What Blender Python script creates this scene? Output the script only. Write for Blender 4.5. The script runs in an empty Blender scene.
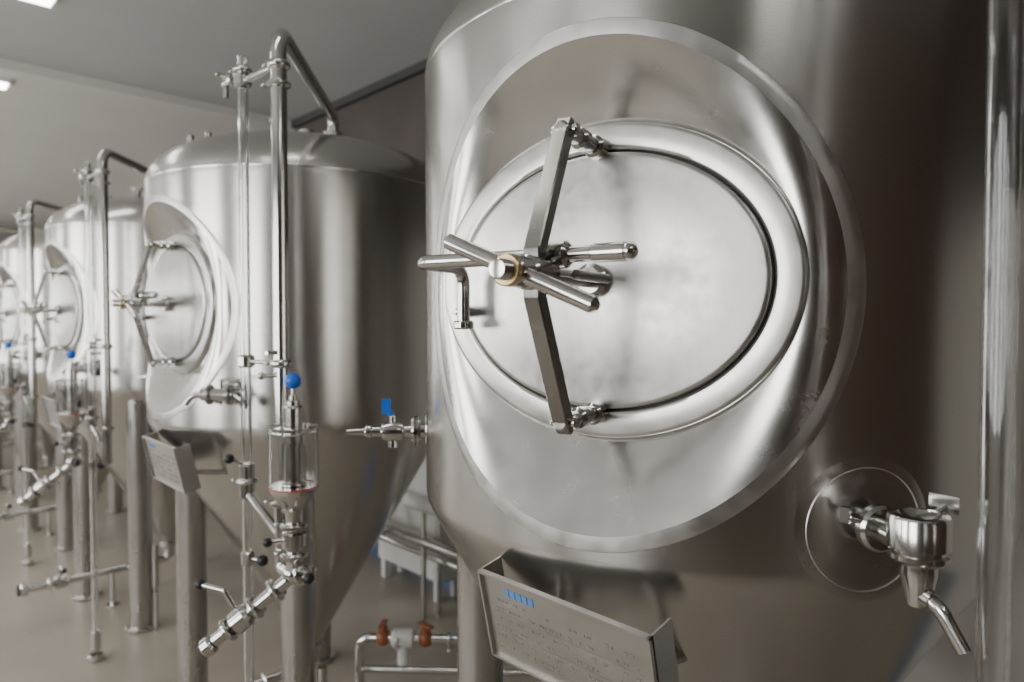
import bpy, bmesh, math, random
from mathutils import Vector, Matrix
random.seed(3)
scene = bpy.context.scene
R = 0.58; HC = 1.6
TX = 1.32; TY0 = 0.80; STEP = 1.757
V = Vector
dg = math.radians

# ------------------------------------------------------------ materials
def newmat(name):
    m = bpy.data.materials.new(name); m.use_nodes = True
    nt = m.node_tree; b = nt.nodes["Principled BSDF"]
    return m, nt, b
def plain(name, col, rough=0.5, metal=0.0, nscale=0, namt=0.08, bump=0.0):
    m, nt, b = newmat(name)
    b.inputs["Base Color"].default_value = (*col, 1)
    b.inputs["Roughness"].default_value = rough
    b.inputs["Metallic"].default_value = metal
    if nscale:
        tc = nt.nodes.new("ShaderNodeTexCoord"); n = nt.nodes.new("ShaderNodeTexNoise")
        n.inputs["Scale"].default_value = nscale; n.inputs["Detail"].default_value = 6
        nt.links.new(tc.outputs["Object"], n.inputs["Vector"])
        r = nt.nodes.new("ShaderNodeValToRGB")
        r.color_ramp.elements[0].position = 0.3; r.color_ramp.elements[1].position = 0.7
        r.color_ramp.elements[0].color = (*[c*(1-namt) for c in col], 1)
        r.color_ramp.elements[1].color = (*[min(1, c*(1+namt)) for c in col], 1)
        nt.links.new(n.outputs["Fac"], r.inputs["Fac"])
        nt.links.new(r.outputs["Color"], b.inputs["Base Color"])
        if bump:
            bp = nt.nodes.new("ShaderNodeBump"); bp.inputs["Strength"].default_value = bump
            bp.inputs["Distance"].default_value = 0.01
            nt.links.new(n.outputs["Fac"], bp.inputs["Height"]); nt.links.new(bp.outputs["Normal"], b.inputs["Normal"])
    return m
def steel(name, col, rough, aniso=0.0, scale=(1, 1, 1), rvar=0.06, bump=0.0, cvar=0.05, arot=0.25):
    m, nt, b = newmat(name)
    b.inputs["Metallic"].default_value = 1.0
    tc = nt.nodes.new("ShaderNodeTexCoord"); mp = nt.nodes.new("ShaderNodeMapping")
    mp.inputs["Scale"].default_value = scale
    n = nt.nodes.new("ShaderNodeTexNoise"); n.inputs["Scale"].default_value = 6; n.inputs["Detail"].default_value = 8
    nt.links.new(tc.outputs["Object"], mp.inputs["Vector"]); nt.links.new(mp.outputs["Vector"], n.inputs["Vector"])
    mr = nt.nodes.new("ShaderNodeMapRange")
    mr.inputs["From Min"].default_value = 0.3; mr.inputs["From Max"].default_value = 0.7
    mr.inputs["To Min"].default_value = rough - rvar; mr.inputs["To Max"].default_value = rough + rvar
    nt.links.new(n.outputs["Fac"], mr.inputs["Value"]); nt.links.new(mr.outputs["Result"], b.inputs["Roughness"])
    r = nt.nodes.new("ShaderNodeValToRGB")
    r.color_ramp.elements[0].position = 0.3; r.color_ramp.elements[1].position = 0.7
    r.color_ramp.elements[0].color = (*[c*(1-cvar) for c in col], 1)
    r.color_ramp.elements[1].color = (*[min(1, c*(1+cvar)) for c in col], 1)
    nt.links.new(n.outputs["Fac"], r.inputs["Fac"]); nt.links.new(r.outputs["Color"], b.inputs["Base Color"])
    if aniso:
        b.inputs["Anisotropic"].default_value = aniso
        tg = nt.nodes.new("ShaderNodeTangent"); tg.direction_type = 'RADIAL'; tg.axis = 'Z'
        nt.links.new(tg.outputs["Tangent"], b.inputs["Tangent"])
        b.inputs["Anisotropic Rotation"].default_value = arot
    if bump:
        bp = nt.nodes.new("ShaderNodeBump"); bp.inputs["Strength"].default_value = bump
        bp.inputs["Distance"].default_value = 0.002
        nt.links.new(n.outputs["Fac"], bp.inputs["Height"]); nt.links.new(bp.outputs["Normal"], b.inputs["Normal"])
    return m
M_BODY = steel("brushed_steel_body", (0.575, 0.56, 0.53), 0.26, aniso=0.65, scale=(1, 1, 60), rvar=0.010, cvar=0.012)
M_COLL = steel("polished_steel_collar", (0.60, 0.59, 0.565), 0.25, scale=(3, 3, 3), rvar=0.03)
M_BAND = steel("polished_steel_band", (0.68, 0.67, 0.645), 0.34, scale=(6, 6, 6), rvar=0.05)
M_RING = steel("satin_steel_ring", (0.60, 0.59, 0.565), 0.32, scale=(6, 6, 6), rvar=0.04)
M_LID = steel("satin_steel_lid", (0.58, 0.57, 0.55), 0.33, scale=(9, 9, 9), rvar=0.05, bump=0.03)
M_PIPE = steel("polished_steel_pipe", (0.60, 0.59, 0.565), 0.16, scale=(2, 2, 2), rvar=0.04)
M_LEG = steel("satin_steel_leg", (0.49, 0.475, 0.45), 0.3, scale=(4, 4, 1), rvar=0.05)
M_ARM = steel("steel_clamp_arm", (0.33, 0.315, 0.295), 0.25, scale=(4, 4, 4))
M_PLATE = steel("engraved_plate_steel", (0.54, 0.525, 0.495), 0.36, scale=(2, 2, 8))
M_BEAD = steel("weld_bead", (0.85, 0.84, 0.82), 0.4, scale=(30, 30, 30), bump=0.3)
M_BRASS = plain("brass", (0.62, 0.47, 0.26), 0.3, 1.0, 20)
M_BLUE = plain("blue_plastic", (0.01, 0.13, 0.62), 0.3, 0, 10)
M_MARK = plain("blue_print", (0.08, 0.24, 0.58), 0.5, 0, 10)
M_BLACK = plain("black_rubber", (0.015, 0.015, 0.017), 0.4, 0, 10)
M_ORANGE = plain("orange_plastic", (0.26, 0.085, 0.035), 0.4, 0, 10)
M_WHITE = plain("white_plastic", (0.68, 0.67, 0.65), 0.4, 0, 6)
M_RED = plain("red_gasket", (0.5, 0.06, 0.05), 0.4, 0, 10)
M_GASKET = plain("dark_gasket", (0.04, 0.04, 0.04), 0.6, 0, 10)
M_INK = plain("engraving_ink", (0.20, 0.19, 0.18), 0.6, 0, 10)
M_FLOOR = plain("sealed_concrete", (0.36, 0.32, 0.262), 0.38, 0, 1.6, 0.14, 0.05)
M_CEIL = plain("ceiling_paint", (0.49, 0.49, 0.48), 0.8, 0, 2, 0.03)
M_SOFF = plain("soffit_paint", (0.67, 0.65, 0.605), 0.8, 0, 2, 0.03)
M_WALL = plain("wall_paint", (0.58, 0.56, 0.515), 0.8, 0, 2, 0.04)
M_WALLG = plain("grey_wall_paint", (0.30, 0.285, 0.265), 0.8, 0, 2, 0.06)
M_DARK = plain("dark_brown_panel", (0.060, 0.047, 0.041), 0.6, 0, 3, 0.2)
M_BROWN = plain("brown_wall", (0.085, 0.052, 0.037), 0.7, 0, 2, 0.3)
M_FRAME = plain("blue_window_frame", (0.10, 0.16, 0.28), 0.5, 0, 8)
mg, nt, b = newmat("clear_glass")
b.inputs["Base Color"].default_value = (0.97, 0.98, 0.98, 1)
b.inputs["Transmission Weight"].default_value = 1.0
b.inputs["IOR"].default_value = 1.45
n = nt.nodes.new("ShaderNodeTexNoise"); n.inputs["Scale"].default_value = 12
mr = nt.nodes.new("ShaderNodeMapRange"); mr.inputs["To Min"].default_value = 0.01; mr.inputs["To Max"].default_value = 0.08
nt.links.new(n.outputs["Fac"], mr.inputs["Value"]); nt.links.new(mr.outputs["Result"], b.inputs["Roughness"])
M_GLASS = mg
ml, nt, b = newmat("lamp_diffuser")
b.inputs["Emission Color"].default_value = (1, 0.98, 0.95, 1); b.inputs["Emission Strength"].default_value = 14
M_LAMP = ml

# ------------------------------------------------------------ geometry helpers
def frame(ax):
    ax = V(ax).normalized()
    ref = V((0, 0, 1)) if abs(ax.z) < 0.9 else V((1, 0, 0))
    u = ax.cross(ref).normalized(); v = ax.cross(u).normalized()
    return ax, u, v
class Part:
    def __init__(s, name, mat): s.name = name; s.mat = mat; s.bm = bmesh.new()
    def strip(s, a, b_, close=True):
        na, nb = len(a), len(b_)
        if na == 1 and nb == 1: return
        n = max(na, nb)
        for i in range(n if close else n-1):
            j = (i+1) % n
            if na == 1: f = (a[0], b_[j], b_[i])
            elif nb == 1: f = (a[i], a[j], b_[0])
            else: f = (a[i], a[j], b_[j], b_[i])
            try: s.bm.faces.new(f)
            except ValueError: pass
    def lathe(s, p0, ax, prof, seg=28):
        p0 = V(p0); ax, u, v = frame(ax); prev = None
        for d, r in prof:
            c = p0 + ax*d
            if r < 1e-6: ring = [s.bm.verts.new(c)]
            else: ring = [s.bm.verts.new(c + u*math.cos(2*math.pi*i/seg)*r + v*math.sin(2*math.pi*i/seg)*r) for i in range(seg)]
            if prev: s.strip(prev, ring)
            prev = ring
        return s
    def cyl(s, p0, p1, r, bev=None, seg=24):
        p0 = V(p0); p1 = V(p1); L = (p1-p0).length
        b_ = min(r*0.25, L*0.2) if bev is None else bev
        return s.lathe(p0, p1-p0, [(0, 0), (0, r-b_), (b_, r), (L-b_, r), (L, r-b_), (L, 0)], seg)
    def clamp(s, p, ax, r=0.03, t=0.016):
        ax = V(ax).normalized(); p = V(p)
        s.lathe(p-ax*t/2, ax, [(0, 0), (0, r*0.8), (t*0.2, r*0.95), (t*0.35, r), (t*0.65, r), (t*0.8, r*0.95), (t, r*0.8), (t, 0)])
        _, u, v = frame(ax)
        s.cyl(p+u*r*0.9-v*r*0.25, p+u*r*1.35-v*r*0.25, r*0.16, seg=10)
        s.lathe(p+u*r*1.1-v*r*0.45, v, [(0, 0), (0, r*.2), (r*.5, r*.2), (r*.5, 0)], 6)
        s.cyl(p+u*r*1.1, p+u*r*1.1+v*r*0.9, r*0.09, seg=8)
        s.ball(p+u*r*1.1+v*r*0.85, r*0.2, 8)
        return s
    def ball(s, c, r, n=14):
        return s.lathe(V(c)-V((0, 0, r)), (0, 0, 1), [(r-r*math.cos(math.pi*i/n), r*math.sin(math.pi*i/n) if 0 < i < n else 0) for i in range(n+1)], max(12, n*2))
    def box(s, c, size, rot=None):
        c = V(c); vs = []
        for dx in (-.5, .5):
            for dy in (-.5, .5):
                for dz in (-.5, .5):
                    o = V((dx*size[0], dy*size[1], dz*size[2]))
                    if rot: o = rot @ o
                    vs.append(s.bm.verts.new(c+o))
        for f in ((0,1,3,2),(4,6,7,5),(0,4,5,1),(2,3,7,6),(0,2,6,4),(1,5,7,3)):
            s.bm.faces.new([vs[i] for i in f])
        return s
    def sweep(s, pts, r, seg=20, fil=0.05, cap=True):
        pts = fillet([V(p) for p in pts], fil)
        t0 = (pts[1]-pts[0]).normalized(); _, u, v = frame(t0); prev = None
        for i, p in enumerate(pts):
            if i == 0: t = t0
            elif i == len(pts)-1: t = (pts[-1]-pts[-2]).normalized()
            else: t = ((pts[i]-pts[i-1]).normalized()+(pts[i+1]-pts[i]).normalized()).normalized()
            u = (u - t*u.dot(t)).normalized(); v = t.cross(u).normalized()
            ring = [s.bm.verts.new(p+u*math.cos(2*math.pi*k/seg)*r+v*math.sin(2*math.pi*k/seg)*r) for k in range(seg)]
            if prev: s.strip(prev, ring)
            elif cap: s.bm.faces.new(list(reversed(ring)))
            prev = ring
        if cap: s.bm.faces.new(prev)
        return s
    def tubewall(s, p0, p1, ro, ri, seg=32):
        p0 = V(p0); L = (V(p1)-p0).length
        return s.lathe(p0, V(p1)-p0, [(0, ri), (0, ro), (L, ro), (L, ri), (0, ri)], seg)
    def xform(s, m):
        bmesh.ops.transform(s.bm, matrix=m, verts=s.bm.verts[:]); return s
    def mesh(s, ang=32):
        bmesh.ops.remove_doubles(s.bm, verts=s.bm.verts[:], dist=1e-5)
        bmesh.ops.recalc_face_normals(s.bm, faces=s.bm.faces[:])
        me = bpy.data.meshes.new(s.name); s.bm.to_mesh(me); s.bm.free()
        me.materials.append(s.mat)
        me.polygons.foreach_set("use_smooth", [True]*len(me.polygons))
        me.set_sharp_from_angle(angle=math.radians(ang)); me.update()
        return me
def fillet(pts, rad, n=7):
    if rad <= 0 or len(pts) < 3: return pts
    out = [pts[0]]
    for i in range(1, len(pts)-1):
        a, p, c = pts[i-1], pts[i], pts[i+1]
        d = min(rad, (a-p).length*0.48, (c-p).length*0.48)
        s0 = p+(a-p).normalized()*d; s1 = p+(c-p).normalized()*d
        for k in range(n+1):
            t = k/n; out.append(s0*(1-t)**2+p*2*t*(1-t)+s1*t*t)
    out.append(pts[-1]); return out
def group(name, parts, loc=(0, 0, 0), meshes=None):
    e = bpy.data.objects.new(name, None); e.empty_display_size = 0.1
    scene.collection.objects.link(e); e.location = loc
    if meshes is None: meshes = [(p.name, p.mesh()) for p in parts]
    for nm, me in meshes:
        o = bpy.data.objects.new(nm, me); scene.collection.objects.link(o); o.parent = e
    return meshes
def single(part, loc=(0, 0, 0)):
    me = part.mesh(); o = bpy.data.objects.new(part.name, me); o.location = loc
    scene.collection.objects.link(o); return o

# ------------------------------------------------------------ tank
ZC = HC+0.062; ZK = ZC-.014; AO, BO = 0.360, 0.382; RP = 0.502
SA, SB = 1.02, 1.0
Z0, Z1 = 1.252, 2.075; NS = 180; KP = 23; NR = 32
def cylp(th, z, r=R): return V((-r*math.cos(th), -r*math.sin(th), z))
def tank_parts(mw, legdirs, KS=1.0):
    rz = Matrix.Rotation(mw, 4, 'Z')
    P = []
    b = Part("body", M_BODY); bm = b.bm
    prof_lo = [(0.045, 0.30), (0.05, 0.32)] + [(0.05+(0.548-0.05)*i/14, 0.32+(1.182-0.32)*i/14) for i in range(1, 15)] + [(0.562, 1.206), (0.572, 1.226), (0.578, 1.240), (R, Z0)]
    def ringv(r, z): return [bm.verts.new(cylp(2*math.pi*i/NS, z, r)) for i in range(NS)]
    prev = None
    for r, z in prof_lo:
        rg = ringv(r, z)
        if prev: b.strip(prev, rg)
        prev = rg
    prof_hi = [(R, Z1), (R, 2.10)] + [(R*math.cos(a)**0.8, 2.10+0.2*math.sin(a)) for a in [math.radians(x) for x in range(5, 88, 5)]] + [(0.05, 2.30)]
    prev = None
    for r, z in prof_hi:
        rg = ringv(r, z)
        if prev: b.strip(prev, rg)
        prev = rg
    zs = [Z0+(Z1-Z0)*j/NR for j in range(NR+1)]
    grid = {}
    for i in range(KP, NS-KP+1):
        for j, z in enumerate(zs): grid[i, j] = bm.verts.new(cylp(2*math.pi*i/NS, z))
    for i in range(KP, NS-KP):
        for j in range(NR): bm.faces.new((grid[i, j], grid[i+1, j], grid[i+1, j+1], grid[i, j+1]))
    st = 2*math.pi/NS; U = KP*st
    bnd = [(i*st, zs[0]) for i in range(-KP, KP)] + [(U, zs[j]) for j in range(NR)] + [(i*st, zs[-1]) for i in range(KP, -KP, -1)] + [(-U, zs[j]) for j in range(NR, 0, -1)]
    tt = [math.atan2((z-ZK)/0.40, th/U) for th, z in bnd]
    prev = None; NL = 8
    for k in range(NL+1):
        s = k/NL; rg = []
        for (th, z), t in zip(bnd, tt):
            the = math.asin(AO*math.cos(t)/R); ze = ZK+BO*math.sin(t)
            rg.append(bm.verts.new(cylp(th*(1-s)+the*s, z*(1-s)+ze*s)))
        if prev: b.strip(prev, rg)
        prev = rg
    b.xform(rz); P.append(b)
    # --- polished band + dished collar
    A1, B1 = 0.289*SA, 0.239*SB; N = 160
    AB, BB = AO-0.020, BO-0.022
    pb = Part("manway_polish_band", M_BAND); prev = None
    for a_, b_, lf in ((AO+.002, BO+.002, -.001), (AO, BO, .0008), (AO-.009, BO-.011, .0012), (AB, BB, .0008)):
        rg = []
        for i in range(N):
            t = 2*math.pi*i/N; y = a_*math.cos(t)
            rg.append(pb.bm.verts.new(V((-math.sqrt(R*R-y*y)-lf, -y, ZK+b_*math.sin(t)))))
        if prev: pb.strip(prev, rg)
        prev = rg
    pb.xform(rz); P.append(pb)
    c = Part("manway_collar", M_COLL); prev = None
    for k in range(17):
        s = k/16; rg = []
        e = s
        for i in range(N):
            t = 2*math.pi*i/N
            y0, z0 = AB*math.cos(t), ZK+BB*math.sin(t)
            y1, z1 = A1*math.cos(t), ZC+B1*math.sin(t)
            y = y0*(1-s)+y1*s; z = z0*(1-s)+z1*s
            xs = -math.sqrt(R*R-y*y)-.0008
            x = xs*(1-e)+(-RP)*e
            rg.append(c.bm.verts.new(V((x, -y, z))))
        if prev: c.strip(prev, rg)
        prev = rg
    c.xform(rz); P.append(c)
    DX = 0.515-RP
    def ell(part, rings, N=128):
        prev = None
        for a, bb, x in rings:
            x += DX
            if a < 1e-5: rg = [part.bm.verts.new(V((x, 0, ZC)))]
            else: rg = [part.bm.verts.new(V((x, -a*SA*math.cos(2*math.pi*i/N), ZC+bb*SB*math.sin(2*math.pi*i/N)))) for i in range(N)]
            if prev: part.strip(prev, rg)
            prev = rg
    f = Part("manway_ring", M_RING)
    ell(f, [(.291, .241, -.505), (.290, .240, -.522), (.2885, .2385, -.5255), (.286, .236, -.527), (.283, .233, -.5275), (.270, .219, -.5283), (.258, .206, -.5288), (.2540, .202, -.5280), (.2515, .1993, -.5255), (.2508, .1985, -.520)])
    f.xform(rz); P.append(f)
    gk = Part("door_seal", M_GASKET); ell(gk, [(.2508, .1985, -.5205), (.2508, .1985, -.5190), (.235, .18, -.519)]); gk.xform(rz); P.append(gk)
    l = Part("manway_door", M_LID)
    ell(l, [(.2478, .1953, -.512), (.2475, .195, -.528), (.2465, .194, -.5315), (.244, .1915, -.5335), (.240, .1875, -.5340), (.231, .179, -.5345), (.20, .153, -.5375), (.15, .115, -.5415), (.10, .077, -.5445), (.05, .038, -.546), (0, 0, -.5465)])
    l.xform(rz); P.append(l)
    def q(k, y, z): return V((-(RP+0.012)-k*(KS if k > .05 else 1), y, ZC+z))
    a = Part("door_clamp_arm", M_ARM)
    path = [(.112, .213), (.128, .192), (.205, .03), (.205, -.03), (.128, -.192), (.112, -.213)]
    th = .011; wd = .012
    pv = [V((p[0], p[1])) for p in path]; prev = None
    for i, p in enumerate(pv):
        d = ((pv[min(i+1, len(pv)-1)]-p).normalized() if i < len(pv)-1 else V((0, 0))) + ((p-pv[i-1]).normalized() if i > 0 else V((0, 0)))
        d.normalize(); nn = V((-d.y, d.x))
        o = p+nn*th; w = p-nn*th
        cor = []
        for (kk, zz, yy) in ((o.x, o.y, -wd), (o.x, o.y, wd), (w.x, w.y, wd), (w.x, w.y, -wd)):
            cor.append(a.bm.verts.new(q(kk, yy, zz)))
        if prev: a.strip(prev, cor)
        else: a.bm.faces.new(cor)
        prev = cor
    a.bm.faces.new(list(reversed(prev)))
    bmesh.ops.bevel(a.bm, geom=[e for e in a.bm.edges], offset=0.002, segments=1, affect='EDGES')
    a.xform(rz); P.append(a)
    h = Part("door_spindle_and_hinge", M_PIPE); ZS = .201
    for sg in (1, -1):
        h.cyl(q(0.0, 0, sg*ZS), q(.135, 0, sg*ZS), .0115)
        h.cyl(q(0.0, 0, sg*ZS), q(.03, 0, sg*ZS), .017)
        h.cyl(q(.055, 0, sg*ZS), q(.08, 0, sg*ZS), .0155)
        h.cyl(q(.118, -.020, sg*ZS), q(.118, .020, sg*ZS), .009)
    h.cyl(q(.0, 0, 0), q(.04, 0, 0), .026); h.cyl(q(.03, 0, 0), q(.25, 0, 0), .0115)
    h.cyl(q(.17, 0, 0), q(.235, 0, 0), .022)
    h.sweep([q(.165, -.095, .026), q(.165, .222, .026), q(.045, .222, .026), q(.045, .222, -.070)], .0105, fil=.03)
    h.cyl(q(.165, -.110, .026), q(.165, -.06, .026), .0125); h.ball(q(.165, -.111, .026), .0118)
    h.cyl(q(.165, -.03, .026), q(.165, .03, .026), .018)
    h.cyl(q(.045, .222, -.074), q(.045, .222, -.060), .017)
    h.cyl(q(.0, .262, -.045), q(.045, .226, -.045), .010)
    h.cyl(q(.05, -.035, .0), q(.16, -.035, .0), .007)
    h.xform(rz); P.append(h)
    hn = Part("door_handle", M_PIPE)
    hn.cyl(q(.232, 0, 0), q(.272, 0, 0), .020)
    hn.cyl(q(.252, .106, .044), q(.252, -.108, -.045), .0108, bev=.006)
    hn.lathe(q(.270, 0, 0), (-1, 0, 0), [(0, .012)] + [(0.0025*i, .0108 if i % 2 else .0128) for i in range(1, 12)] + [(.029, 0)], 20)
    hn.xform(rz); P.append(hn)
    w = Part("brass_washer", M_BRASS); w.cyl(q(.270, 0, 0), q(.279, 0, 0), .020); w.xform(rz); P.append(w)
    # --- legs
    lg = Part("legs", M_LEG); lf = Part("foot_plates", M_LEG)
    for d, r in legdirs:
        x, y = -math.cos(d)*r, -math.sin(d)*r
        ztop = 0.32+(r+0.050-0.05)/(0.548-0.05)*(1.182-0.32)
        lg.lathe((x, y, 0.012), (0, 0, 1), [(0, .055), (min(ztop, 1.215)-0.012, .055), (min(ztop, 1.215)-0.012, 0)], 32)
        lf.cyl((x, y, 0), (x, y, .02), .075); lf.cyl((x, y, .02), (x, y, .06), .030)
    P.append(lg); P.append(lf)
    # --- nameplate bracket (tilted sheet with folded rim and side flanges to the cone)
    n = Part("nameplate_bracket", M_PLATE)
    ya, yb = -.315, .010; H = .150
    top = V((-.612, 0, 1.208)); dn = V((.22, 0, -1)).normalized(); nr = V((-1, 0, -.22)).normalized()
    def pl(y, d, lift=0): return top+dn*d+nr*lift+V((0, y, 0))
    def pbox(part, y0, y1, d0, d1, l0, l1):
        vs = [part.bm.verts.new(pl(y, d, l)) for y in (y0, y1) for d in (d0, d1) for l in (l0, l1)]
        for f in ((0,1,3,2),(4,6,7,5),(0,4,5,1),(2,3,7,6),(0,2,6,4),(1,5,7,3)): part.bm.faces.new([vs[i] for i in f])
    pbox(n, ya, yb, 0, H, -.003, 0)
    pbox(n, ya, yb, 0, .004, 0, .006); pbox(n, ya, yb, H-.004, H, 0, .006)
    pbox(n, ya, ya+.004, 0, H, 0, .006); pbox(n, yb-.004, yb, 0, H, 0, .006)
    for yy, dp_ in ((ya, -.045), (yb-.003, -.045)): pbox(n, yy, yy+.003, 0, H, dp_, 0)
    pbox(n, ya, yb, H-.003, H, -.045, 0)
    for yy in (ya+.07, yb-.07):
        n.cyl(pl(yy, H*.6, -.003), V((-.40, yy, 1.09)), .008)
    P.append(n)
    mk = Part("nameplate_mark", M_MARK)
    for i in range(5): pbox(mk, yb-.062-.013*i, yb-.062-.013*i+.009, .018, .031, 0, .0008)
    P.append(mk)
    ik = Part("nameplate_engraving", M_INK)
    for r_ in range(6):
        d = .040+.0160*r_; y = yb-.02
        rr = random.Random(r_)
        if r_ % 2: pbox(ik, ya+.02, yb-.02, d+.0085, d+.009, 0, .0006)
        while y > ya+.03:
            L = rr.uniform(.003, .010)
            if rr.random() < .55: pbox(ik, y-L, y-.001, d, d+.0045, 0, .0006)
            y -= L+.002
    P.append(ik)
    # --- head fittings
    t = Part("head_fittings", M_PIPE)
    t.lathe((0, 0, 2.28), (0, 0, 1), [(0, .045), (.03, .045), (.03, .065), (.045, .065), (.045, .03), (.085, .03), (.085, 0)])
    t.clamp((0, 0, 2.345), (0, 0, 1), .040, .018)
    t.lathe((-.27, .17, 2.20), (0, 0, 1), [(0, .10), (.075, .10), (.077, .112), (.09, .112), (.093, .09), (.10, 0)])
    for i in range(8):
        an = i*math.pi/4
        t.cyl((-.27+.118*math.cos(an), .17+.118*math.sin(an), 2.27), (-.27+.118*math.cos(an), .17+.118*math.sin(an), 2.31), .012, seg=10)
    t.lathe((0, -.21, 2.23), (0, 0, 1), [(0, .026), (.07, .026), (.07, .036), (.085, .036), (.085, 0)])
    t.lathe((-.18, -.13, 2.22), (0, 0, 1), [(0, .022), (.11, .022), (.11, .032), (.125, .032), (.125, 0)])
    t.lathe((0, 0, .21), (0, 0, 1), [(0, .03), (.07, .03), (.07, .055), (.085, .055), (.085, .045), (.11, .05)])
    P.append(t)
    sb = Part("weld_seam", M_BODY)
    sb.lathe((0, 0, 2.095), (0, 0, 1), [(0, R-.001), (.003, R+.0006), (.010, R+.0006), (.013, R-.001)], 120)
    P.append(sb)
    # --- cone outlet pipe
    p = Part("outlet_pipe", M_PIPE)
    p.sweep([(0, 0, .26), (0, 0, .20), (-.70, 0, .20)], .0195, fil=.06)
    for x in (-.20, -.52, -.60): p.clamp((x, 0, .20), (1, 0, 0), .033, .017)
    p.lathe((-.52, 0, .20), (-1, 0, 0), [(0, .02), (.01, .036), (.05, .036), (.06, .02)])
    p.cyl((-.55, 0, .2), (-.55, 0, .28), .008); p.sweep([(-.55, 0, .28), (-.55, -.09, .285)], .006, fil=0)
    p.cyl((-.69, 0, .20), (-.73, 0, .20), .034)
    p.cyl((-.3, 0, 0.0), (-.3, 0, .19), .012); p.cyl((-.3, 0, 0), (-.3, 0, .008), .035)
    p.sweep([(-.22, 0, .2), (-.22, -.5, .2), (-.22, -.5, .45)], .016, fil=.05)
    p.cyl((-.22, -.5, 0.0), (-.22, -.5, .20), .012)
    k = Part("outlet_knob", M_BLACK); k.ball((-.55, -.1, .285), .015); k.cyl((-.725, 0, .2), (-.74, 0, .2), .028)
    P += [p, k]
    return P
def surf_frame(th):
    o = V((-math.cos(th), -math.sin(th), 0)); l = V((-math.sin(th), math.cos(th), 0))
    return lambda k, s, z: o*(R+k)+l*s+V((0, 0, z))
def pad(part, th, z, r, lift=.002, rin=0.0):
    rings = [(rin, lift), (r*.93, lift), (r, 0.0)] if rin == 0 else [(rin, 0), (rin+.002, lift), (r-.002, lift), (r, 0)]
    prev = None
    for rr, lf in rings:
        if rr == 0: rg = [part.bm.verts.new(cylp(th, z, R+lf))]
        else: rg = [part.bm.verts.new(cylp(th+rr*math.cos(2*math.pi*i/64)/R, z+rr*math.sin(2*math.pi*i/64), R+lf)) for i in range(64)]
        if prev: part.strip(prev, rg)
        prev = rg
def tap_parts(th, z):
    F = surf_frame(th); P = []
    p = Part("tap_pad", M_COLL)
    prev = None
    for i in range(8):
        rr = .100*i/7; lf = .0015 if i < 7 else 0
        rg = [p.bm.verts.new(cylp(th, z+.004, R+lf))] if i == 0 else [p.bm.verts.new(cylp(th+rr*math.cos(2*math.pi*j/64)/R, z+.004+rr*math.sin(2*math.pi*j/64), R+lf)) for j in range(64)]
        if prev: p.strip(prev, rg)
        prev = rg
    P.append(p)
    bd = Part("tap_weld_bead", M_BEAD); pad(bd, th, z+.004, .086, .0032, .0825); P.append(bd)
    t = Part("tap_body", M_PIPE)
    zz = z+.014; O = F(0, 0, 0)
    o = F(1, 0, 0)-O; rt = F(0, 1, 0)-O
    t.cyl(F(-.01, 0, zz), F(.03, 0, zz), .019)
    t.lathe(F(.018, 0, zz), o, [(0, 0), (0, .027), (.004, .031), (.014, .031), (.018, .027), (.018, 0)])
    t.cyl(F(.027, .026, zz+.012), F(.027, .046, zz+.018), .006); t.box(F(.027, .048, zz+.020), (.012, .012, .02))
    t.cyl(F(.03, 0, zz), F(.095, 0, zz), .017)
    C = F(.098, 0, 0); c0 = z+.012
    t.lathe((C.x, C.y, c0-.022), (0, 0, 1), [(0, .018), (.006, .030), (.010, .034), (.016, .034), (.018, .030), (.022, .030), (.024, .035), (.058, .035), (.062, .033), (.063, .024), (.058, .020), (.050, 0)], 40)
    t.lathe((C.x, C.y, c0-.070), (0, 0, 1), [(0, .0), (0, .013), (.02, .017), (.04, .021), (.056, .020)], 28)
    S0 = V((C.x, C.y, c0-.055))
    t.sweep([S0, S0+o*.026-rt*.008+V((0, 0, -.008)), S0+o*.048-rt*.022+V((0, 0, -.052))], .0092, fil=.03)
    t.sweep([S0, S0+o*.018-rt*.005+V((0, 0, -.005))], .0125, fil=0)
    tt = F(.085, -.045, c0+.048)
    t.box(tt, (.034, .003, .022), Matrix.Rotation(th+.5, 3, 'Z'))
    t.cyl(F(.09, -.02, c0+.03), F(.085, -.05, c0+.046), .004)
    P.append(t)
    return P
def valve_parts(th, z):
    F = surf_frame(th); P = []
    t = Part("valve_body", M_PIPE); o = F(1, 0, 0)-F(0, 0, 0)
    pad(t, th, z, .035)
    t.lathe(F(0, 0, z), o, [(0, .014), (.012, .014), (.012, .025), (.017, .031), (.026, .031), (.031, .025), (.031, .014), (.045, .012), (.05, .019), (.062, .021), (.08, .021), (.09, .019), (.094, .011), (.112, .011), (.114, .014), (.124, .014), (.128, .008), (.165, .006), (.165, 0)])
    t.cyl(F(.07, 0, z), F(.07, 0, z+.034), .007); t.cyl(F(.07, 0, z-.035), F(.07, 0, z), .010)
    t.clamp(F(.022, 0, z), o, .031, .012)
    P.append(t)
    h = Part("valve_lever", M_BLUE)
    h.sweep([F(.07, 0, z+.034), F(.078, 0, z+.040), F(.086, .0, z+.066)], .0065, fil=.006)
    h.box(F(.083, 0, z+.053), (.018, .014, .030), Matrix.Rotation(th, 3, 'Z'))
    P.append(h)
    return P
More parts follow.
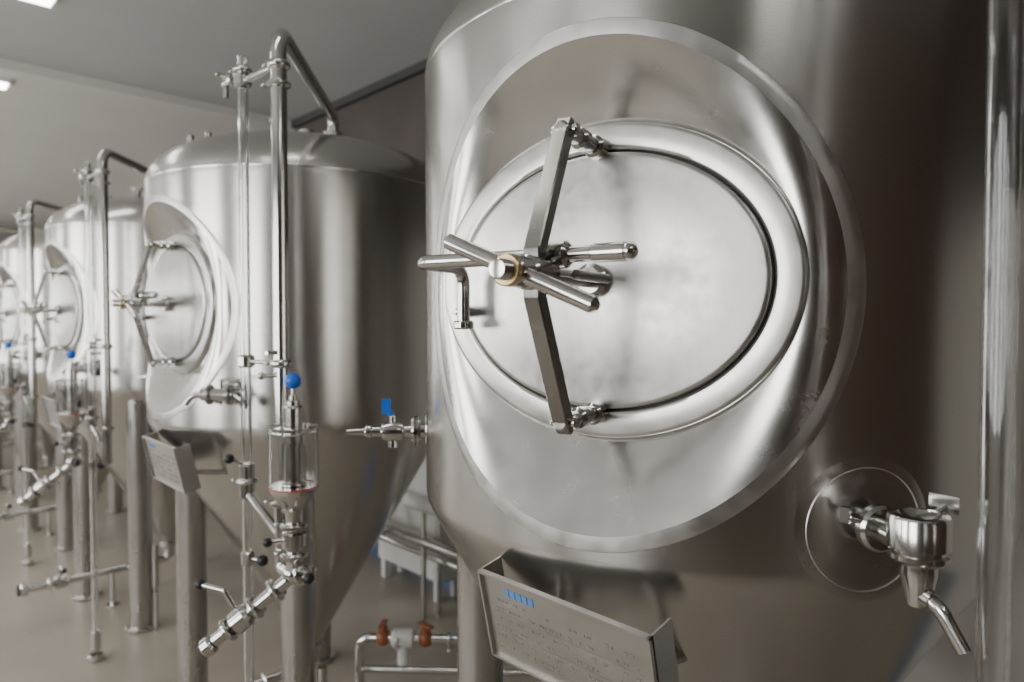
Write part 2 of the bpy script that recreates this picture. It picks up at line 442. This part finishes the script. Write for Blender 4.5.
def sample_valve_parts(th, z):
    """horizontal sample valve with a clamp, two small handles and a hanging spout"""
    F = surf_frame(th); o = F(1, 0, 0)-F(0, 0, 0); l = F(0, 1, 0)-F(0, 0, 0)
    t = Part("sample_valve_body", M_PIPE); pad(t, th, z, .040)
    t.cyl(F(0, 0, z), F(.07, 0, z), .016); t.clamp(F(.025, 0, z), o, .036, .018)
    t.cyl(F(.075, -.035, z), F(.075, .075, z), .020)
    t.clamp(F(.075, -.02, z), l, .032, .016); t.clamp(F(.075, .045, z), l, .032, .016)
    t.sweep([F(.075, .07, z), F(.075, .105, z-.005), F(.075, .125, z-.03)], .009, fil=.02)
    t.cyl(F(.075, .01, z), F(.075, .01, z+.045), .007); t.sweep([F(.075, .01, z+.045), F(.075, -.05, z+.048)], .005, fil=0)
    t.cyl(F(.075, -.03, z), F(.075, -.065, z-.02), .006)
    k = Part("sample_valve_knob", M_BLACK); k.ball(F(.075, -.07, z-.025), .019)
    return [t, k]

mw1 = dg(15.4); mw2 = dg(3.0)
group("fermentation_tank", tank_parts(mw1, [(dg(-57), .485), (dg(75), .34), (dg(180), .45)])
      + tap_parts(dg(54.3), HC-.285) + valve_parts(dg(-38), HC-.229), (TX, TY0, 0))
ms = None
for k in range(1, 7):
    if ms is None:
        ms = group("fermentation_tank", tank_parts(mw2, [(dg(58), .51), (dg(-32), .45), (dg(238), .45)], .64)
                   + sample_valve_parts(dg(40), HC-.225) + valve_parts(dg(-50), HC-.229), (TX, TY0+STEP*k, 0))
    else: group("fermentation_tank", None, (TX, TY0+STEP*k, 0), ms)

# ------------------------------------------------------------ riser pipe + level tube
def riser_parts(near=False):
    px, py = -.510, -.837; tx, ty = -.528, -.652
    P = []
    p = Part("riser_pipe", M_PIPE)
    p.sweep([(px, py, .96), (px, py, 2.365), (0, -.21, 2.375), (0, -.21, 2.30)], .0205, fil=.07, seg=24)
    p.clamp((px, py, 1.12), (0, 0, 1), .033); p.clamp((px, py, 2.22), (0, 0, 1), .031)
    for z, r in ((2.27, .010), (1.49, .006)):
        if near and z < 2: continue
        p.cyl((px, py-.02, z), (tx, ty+.02, z), r)
        p.clamp((px, py, z), (0, 0, 1), .029, .022)
        p.cyl((tx, ty, z-.018), (tx, ty, z+.018), .024)
    p.cyl((tx, ty, 2.25), (tx, ty, 2.34), .014); p.clamp((tx, ty, 2.30), (0, 0, 1), .026)
    p.cyl((tx, ty, 2.29), (tx, ty+.13, 2.29), .009); p.cyl((tx, ty+.12, 2.25), (tx, ty+.12, 2.315), .008)
    p.clamp((tx, ty+.06, 2.29), (0, 1, 0), .022, .014)
    p.cyl((tx-.03, ty+.12, 2.315), (tx+.03, ty+.12, 2.315), .006)
    if not near:
        p.cyl((px, py, 1.46), (px-.05, py, 1.46), .006); p.ball((px-.055, py, 1.46), .010)
        p.cyl((px, py, 1.52), (px-.05, py-.02, 1.52), .006)
        p.cyl((tx, ty, 1.10), (tx, ty, 1.20), .021); p.clamp((tx, ty, 1.15), (0, 0, 1), .030)
        p.cyl((px, py, 1.02), (tx, ty, 1.12), .012)
    p.cyl((tx, ty, .05), (tx, ty, .14), .022); p.cyl((tx, ty, 0), (tx, ty, .03), .035)
    P.append(p)
    g = Part("level_tube", M_GLASS)
    g.tubewall((tx, ty, .13), (tx, ty, 2.27), .0145, .0105)
    P.append(g)
    if not near:
        k = Part("black_knobs", M_BLACK)
        k.ball((tx+.02, ty-.05, .93), .016); k.ball((tx-.05, ty, 1.22), .014)
        P.append(k)
        s = Part("knob_stems", M_PIPE); s.cyl((tx, ty, .93), (tx+.02, ty-.05, .93), .005); s.cyl((tx, ty, 1.19), (tx-.05, ty, 1.22), .005)
        s.cyl((tx, ty, .91), (tx, ty, .95), .019)
        P.append(s)
    return P
group("riser_pipe_with_level_tube", riser_parts(True), (TX, TY0, 0))
rm = None
for k in range(1, 7):
    loc = (TX, TY0+STEP*k, 0)
    if rm is None: rm = group("riser_pipe_with_level_tube", riser_parts(), loc)
    else: group("riser_pipe_with_level_tube", None, loc, rm)

# ------------------------------------------------------------ relief jar with valves
def jar_parts():
    P = []
    s = Part("relief_valve_body", M_PIPE)
    s.lathe((0, 0, 1.19), (0, 0, 1), [(0, 0), (0, .030), (.006, .030), (.008, .023), (.10, .023), (.104, .028), (.125, .028), (.129, .023), (.195, .023), (.20, .018), (.212, .018), (.214, .010), (.225, .010), (.227, .005), (.262, .005), (.262, 0)], 32)
    s.lathe((0, 0, 1.095), (0, 0, 1), [(0, .020), (.03, .022), (.06, .045), (.075, .055), (.083, .060), (.092, .060), (.094, 0)], 36)
    s.cyl((0, 0, .99), (0, 0, 1.10), .020); s.clamp((0, 0, 1.085), (0, 0, 1), .034, .018)
    s.clamp((0, 0, 1.01), (0, 0, 1), .034, .018)
    s.lathe((0, 0, 1.03), (0, 0, 1), [(0, .02), (.004, .030), (.036, .030), (.04, .02)])
    s.sweep([(0, 0, 1.0), (0, .01, .955), (.015, .10, .945), (.015, .10, 1.0)], .019, fil=.03)
    s.ball((0, .01, .96), .026)
    A = V((0, .01, .955)); B = V((-.16, .115, .80))
    d = (B-A).normalized()
    s.cyl(A, B, .017)
    for t in (.055, .12, .20): s.clamp(A+d*t, d, .032, .015)
    s.lathe(A+d*.135, d, [(0, 0), (0, .022), (.01, .030), (.045, .030), (.055, .022), (.055, 0)])
    s.cyl(A+d*.16, A+d*.16+V((-.03, .03, .07)), .007); s.sweep([A+d*.16+V((-.03, .03, .07)), A+d*.16+V((-.06, .09, .075))], .006, fil=0)
    s.cyl(B, B+d*.03, .024)
    s.cyl((0, 0, 1.05), (-.055, .02, 1.05), .006)
    s.cyl((0, 0, .97), (0, -.07, .97), .012); s.clamp((0, -.045, .97), (0, 1, 0), .026, .013)
    P.append(s)
    g = Part("sight_jar", M_GLASS)
    g.lathe((0, 0, 1.19), (0, 0, 1), [(0, .056), (0, .0605), (.135, .0605), (.138, .0625), (.146, .0625), (.148, .0605), (.148, .057), (.14, .056), (0, .056)], 48)
    P.append(g)
    r = Part("red_gasket", M_RED); r.lathe((0, 0, 1.184), (0, 0, 1), [(0, .0612), (.004, .0612)], 40); P.append(r)
    b = Part("blue_knob", M_BLUE); b.ball((0, 0, 1.452), .0205); P.append(b)
    k = Part("black_knobs", M_BLACK); k.ball(A+d*.16+V((-.065, .10, .076)), .013); k.ball((-.06, .022, 1.05), .012)
    k.ball((.0, -.075, .97), .014); P.append(k)
    return P
jm = group("relief_valve_jar", jar_parts(), (TX-.529, TY0+STEP-.940, 0))
for k in range(2, 7): group("relief_valve_jar", None, (TX-.616, TY0+STEP*k-.70, 0), jm)

# ------------------------------------------------------------ glycol manifold along the back wall
mfd = Part("manifold_pipes", M_PIPE)
for x, z, r in ((2.18, .42, .028), (2.18, .62, .022), (2.28, .30, .022)):
    mfd.cyl((x, .7, z), (x, 12.0, z), r)
for y in [.75+1.1*i for i in range(11)]:
    mfd.cyl((2.18, y, 0), (2.18, y, .64), .015); mfd.cyl((2.28, y, 0), (2.28, y, .30), .013)
for y in [1.5+STEP*i for i in range(6)]:
    mfd.sweep([(2.18, y, .42), (1.95, y, .42), (1.95, y, .55)], .016, fil=.04); mfd.clamp((2.05, y, .42), (1, 0, 0), .03)
    mfd.sweep([(2.18, y+.18, .62), (1.98, y+.18, .62), (1.98, y+.18, .40)], .014, fil=.04)
mvo = Part("manifold_valves_orange", M_ORANGE); mvb = Part("manifold_valves_blue", M_BLUE); mvw = Part("manifold_insulation", M_WHITE)
for i in range(6):
    y = 1.5+STEP*i
    mvo.cyl((1.95, y, .50), (1.95, y, .57), .032); mvo.box((1.95, y+.06, .585), (.03, .15, .014)); mvo.cyl((2.18, y+.40, .38), (2.18, y+.40, .46), .045)
    mvb.cyl((1.98, y+.18, .37), (1.98, y+.18, .45), .030); mvb.box((2.10, y+.18, .66), (.03, .12, .014)); mvb.cyl((2.10, y+.18, .62), (2.10, y+.18, .66), .014)
    mvw.cyl((2.18, y-.5, .62), (2.18, y-.15, .62), .04); mvw.cyl((2.28, y+.5, .30), (2.28, y+.95, .30), .04)
group("glycol_manifold", [mfd, mvo, mvb, mvw])
dp = Part("drain_pipe_run", M_PIPE); dv = Part("drain_valve_orange", M_ORANGE); dw = Part("drain_fitting_white", M_WHITE); db = Part("drain_handle_blue", M_BLUE)
P0 = V((1.34, 2.22, .42)); P1 = V((1.86, 1.66, .42)); D = P1-P0
dp.sweep([(P0.x, P0.y, 0), P0, P1, (P1.x, P1.y, 0)], .018, fil=.06)
dp.sweep([P0-V((0, 0, .12)), P1-V((0, 0, .12))], .014, fil=0)
for t in (.2, .45, .8): dp.clamp(P0+D*t, D, .032, .018)
for t in (.12, .33):
    c = P0+D*t; dv.cyl(c, c+V((0, 0, .045)), .016); dv.box(c+V((0, 0, .05)), (.07, .02, .010), Matrix.Rotation(.3+t*4, 3, 'Z')); dv.ball(c, .030)
c = P0+D*.22; dw.cyl(c-V((.03, -.03, 0)), c+V((.03, -.03, 0)), .034); dw.cyl(c, c-V((0, 0, .10)), .022)
c = P0+D*.56; db.cyl(c, c+V((0, 0, .09)), .026); db.box(c+V((0, 0, .10)), (.03, .12, .016))
group("drain_pipe", [dp, dv, dw, db])
cab = Part("control_cabinet", M_WHITE)
cab.box((0, 0, .62), (.17, .62, 1.0)); cab.box((-.088, 0, .62), (.008, .58, .96)); cab.box((-.10, -.24, .65), (.015, .02, .12))
for sx in (-1, 1):
    for sy in (-1, 1): cab.box((sx*.06, sy*.27, .06), (.04, .04, .12))
single(cab, (2.44, 3.35, 0))

# ------------------------------------------------------------ room
XL, XR, YB, YF, ZT = -2.8, 2.55, -2.6, 13.2, 3.15
def slab(name, mat, c, s):
    p = Part(name, mat); p.box((0, 0, 0), s); return single(p, c)
slab("floor", M_FLOOR, ((XL+XR)/2, (YB+YF)/2, -.05), (XR-XL+.4, YF-YB+.4, .1))
slab("ceiling", M_CEIL, ((XL+XR)/2, (YB+YF)/2, ZT+.05), (XR-XL+.4, YF-YB+.4, .1))
slab("ceiling_soffit", M_SOFF, ((XL+XR)/2, (5.0+YF)/2, ZT-.03), (XR-XL, YF-5.0, .06))
slab("wall_right", M_WALL, (XR+.05, (YB+YF)/2, ZT/2), (.1, YF-YB, ZT))
slab("wall_rear", M_BROWN, ((XL+XR)/2, YB-.05, ZT/2), (XR-XL+.2, .1, ZT))
slab("wall_panel_upper", M_DARK, (XR-.03, 1.85, 2.55), (.06, 8.7, 1.1))
slab("trim_1", M_GASKET, (XR-.05, 1.85, ZT-.03), (.10, 8.7, .05))
slab("baseboard_right", M_FRAME, (XR-.01, (YB+YF)/2, .05), (.02, YF-YB, .1))
def wall_with_windows(name, axis, pos, a0, a1, wins, z0=.95, z1=2.75):
    p = Part(name, M_WALLG); t = .1
    def bx(lo, hi, zl, zh):
        c = (pos, (lo+hi)/2, (zl+zh)/2) if axis == 'x' else ((lo+hi)/2, pos, (zl+zh)/2)
        s = (t, hi-lo, zh-zl) if axis == 'x' else (hi-lo, t, zh-zl)
        p.box(c, s)
    bx(a0, a1, 0, z0); bx(a0, a1, z1, ZT); cur = a0
    for lo, hi in wins: bx(cur, lo, z0, z1); cur = hi
    bx(cur, a1, z0, z1); single(p)
WL = [(-.2, 1.3), (2.1, 3.6), (4.6, 6.1), (7.1, 8.6), (9.6, 11.1)]
wall_with_windows("wall_left", 'x', XL-.05, YB, YF, WL)
WF = [(-2.2, -.4)]
wall_with_windows("wall_far", 'y', YF+.05, XL, XR, WF)
wi = 0
def window(axis, pos, lo, hi, z0=.95, z1=2.75, power=60):
    global wi; wi += 1
    p = Part("window_%d" % wi, M_FRAME); w = .05
    def bx(c, zc, la, lz):
        cc = (pos, c, zc) if axis == 'x' else (c, pos, zc); ss = (.07, la, lz) if axis == 'x' else (la, .07, lz)
        p.box(cc, ss)
    for c in (lo+w/2, hi-w/2, (lo+hi)/2): bx(c, (z0+z1)/2, w, z1-z0)
    for z in (z0+w/2, z1-w/2): bx((lo+hi)/2, z, hi-lo, w)
    single(p)
    L = bpy.data.lights.new("daylight", 'AREA'); L.shape = 'RECTANGLE'; L.size = hi-lo; L.size_y = z1-z0
    L.energy = power; L.color = (1.0, 0.985, 0.96)
    o = bpy.data.objects.new("daylight", L); scene.collection.objects.link(o)
    if axis == 'x': o.location = (pos-.10, (lo+hi)/2, (z0+z1)/2); o.rotation_euler = V((1, 0, 0)).to_track_quat('-Z', 'Y').to_euler()
    else: o.location = ((lo+hi)/2, pos+.10, (z0+z1)/2); o.rotation_euler = V((0, -1, 0)).to_track_quat('-Z', 'Y').to_euler()
for (lo, hi), pw in zip(WL, (62, 68, 68, 60, 50)): window('x', XL-.05, lo, hi, power=pw)
for lo, hi in WF: window('y', YF+.05, lo, hi, power=60)
for y in (-1.3, 1.3, 3.88, 5.25, 7.85, 10.4):
    h = Part("lamp_housing", M_WHITE); h.box((0, 0, .012), (1.2, .13, .025))
    d = Part("lamp_diffuser", M_LAMP); d.box((0, 0, -.008), (1.17, .10, .016))
    zt = ZT-.025 if y < 5 else ZT-.085
    group("ceiling_lamp", [h, d], (.12, y, zt))

# ------------------------------------------------------------ world & camera
w = bpy.data.worlds.new("daylight_sky"); scene.world = w; w.use_nodes = True
bg = w.node_tree.nodes["Background"]; bg.inputs["Color"].default_value = (0.9, 0.95, 1, 1); bg.inputs["Strength"].default_value = 2.0
try:
    scene.view_settings.view_transform = 'AgX'; scene.view_settings.look = 'AgX - Base Contrast'
except Exception: pass
cam = bpy.data.cameras.new("camera"); cam.lens = 24; cam.sensor_width = 36; cam.clip_start = 0.02
cam.dof.use_dof = True; cam.dof.focus_distance = 1.05; cam.dof.aperture_fstop = 3.2
co = bpy.data.objects.new("camera", cam); scene.collection.objects.link(co); scene.camera = co
co.location = (0, 0, HC); co.rotation_euler = (dg(90-1.6), 0, dg(-43.9))
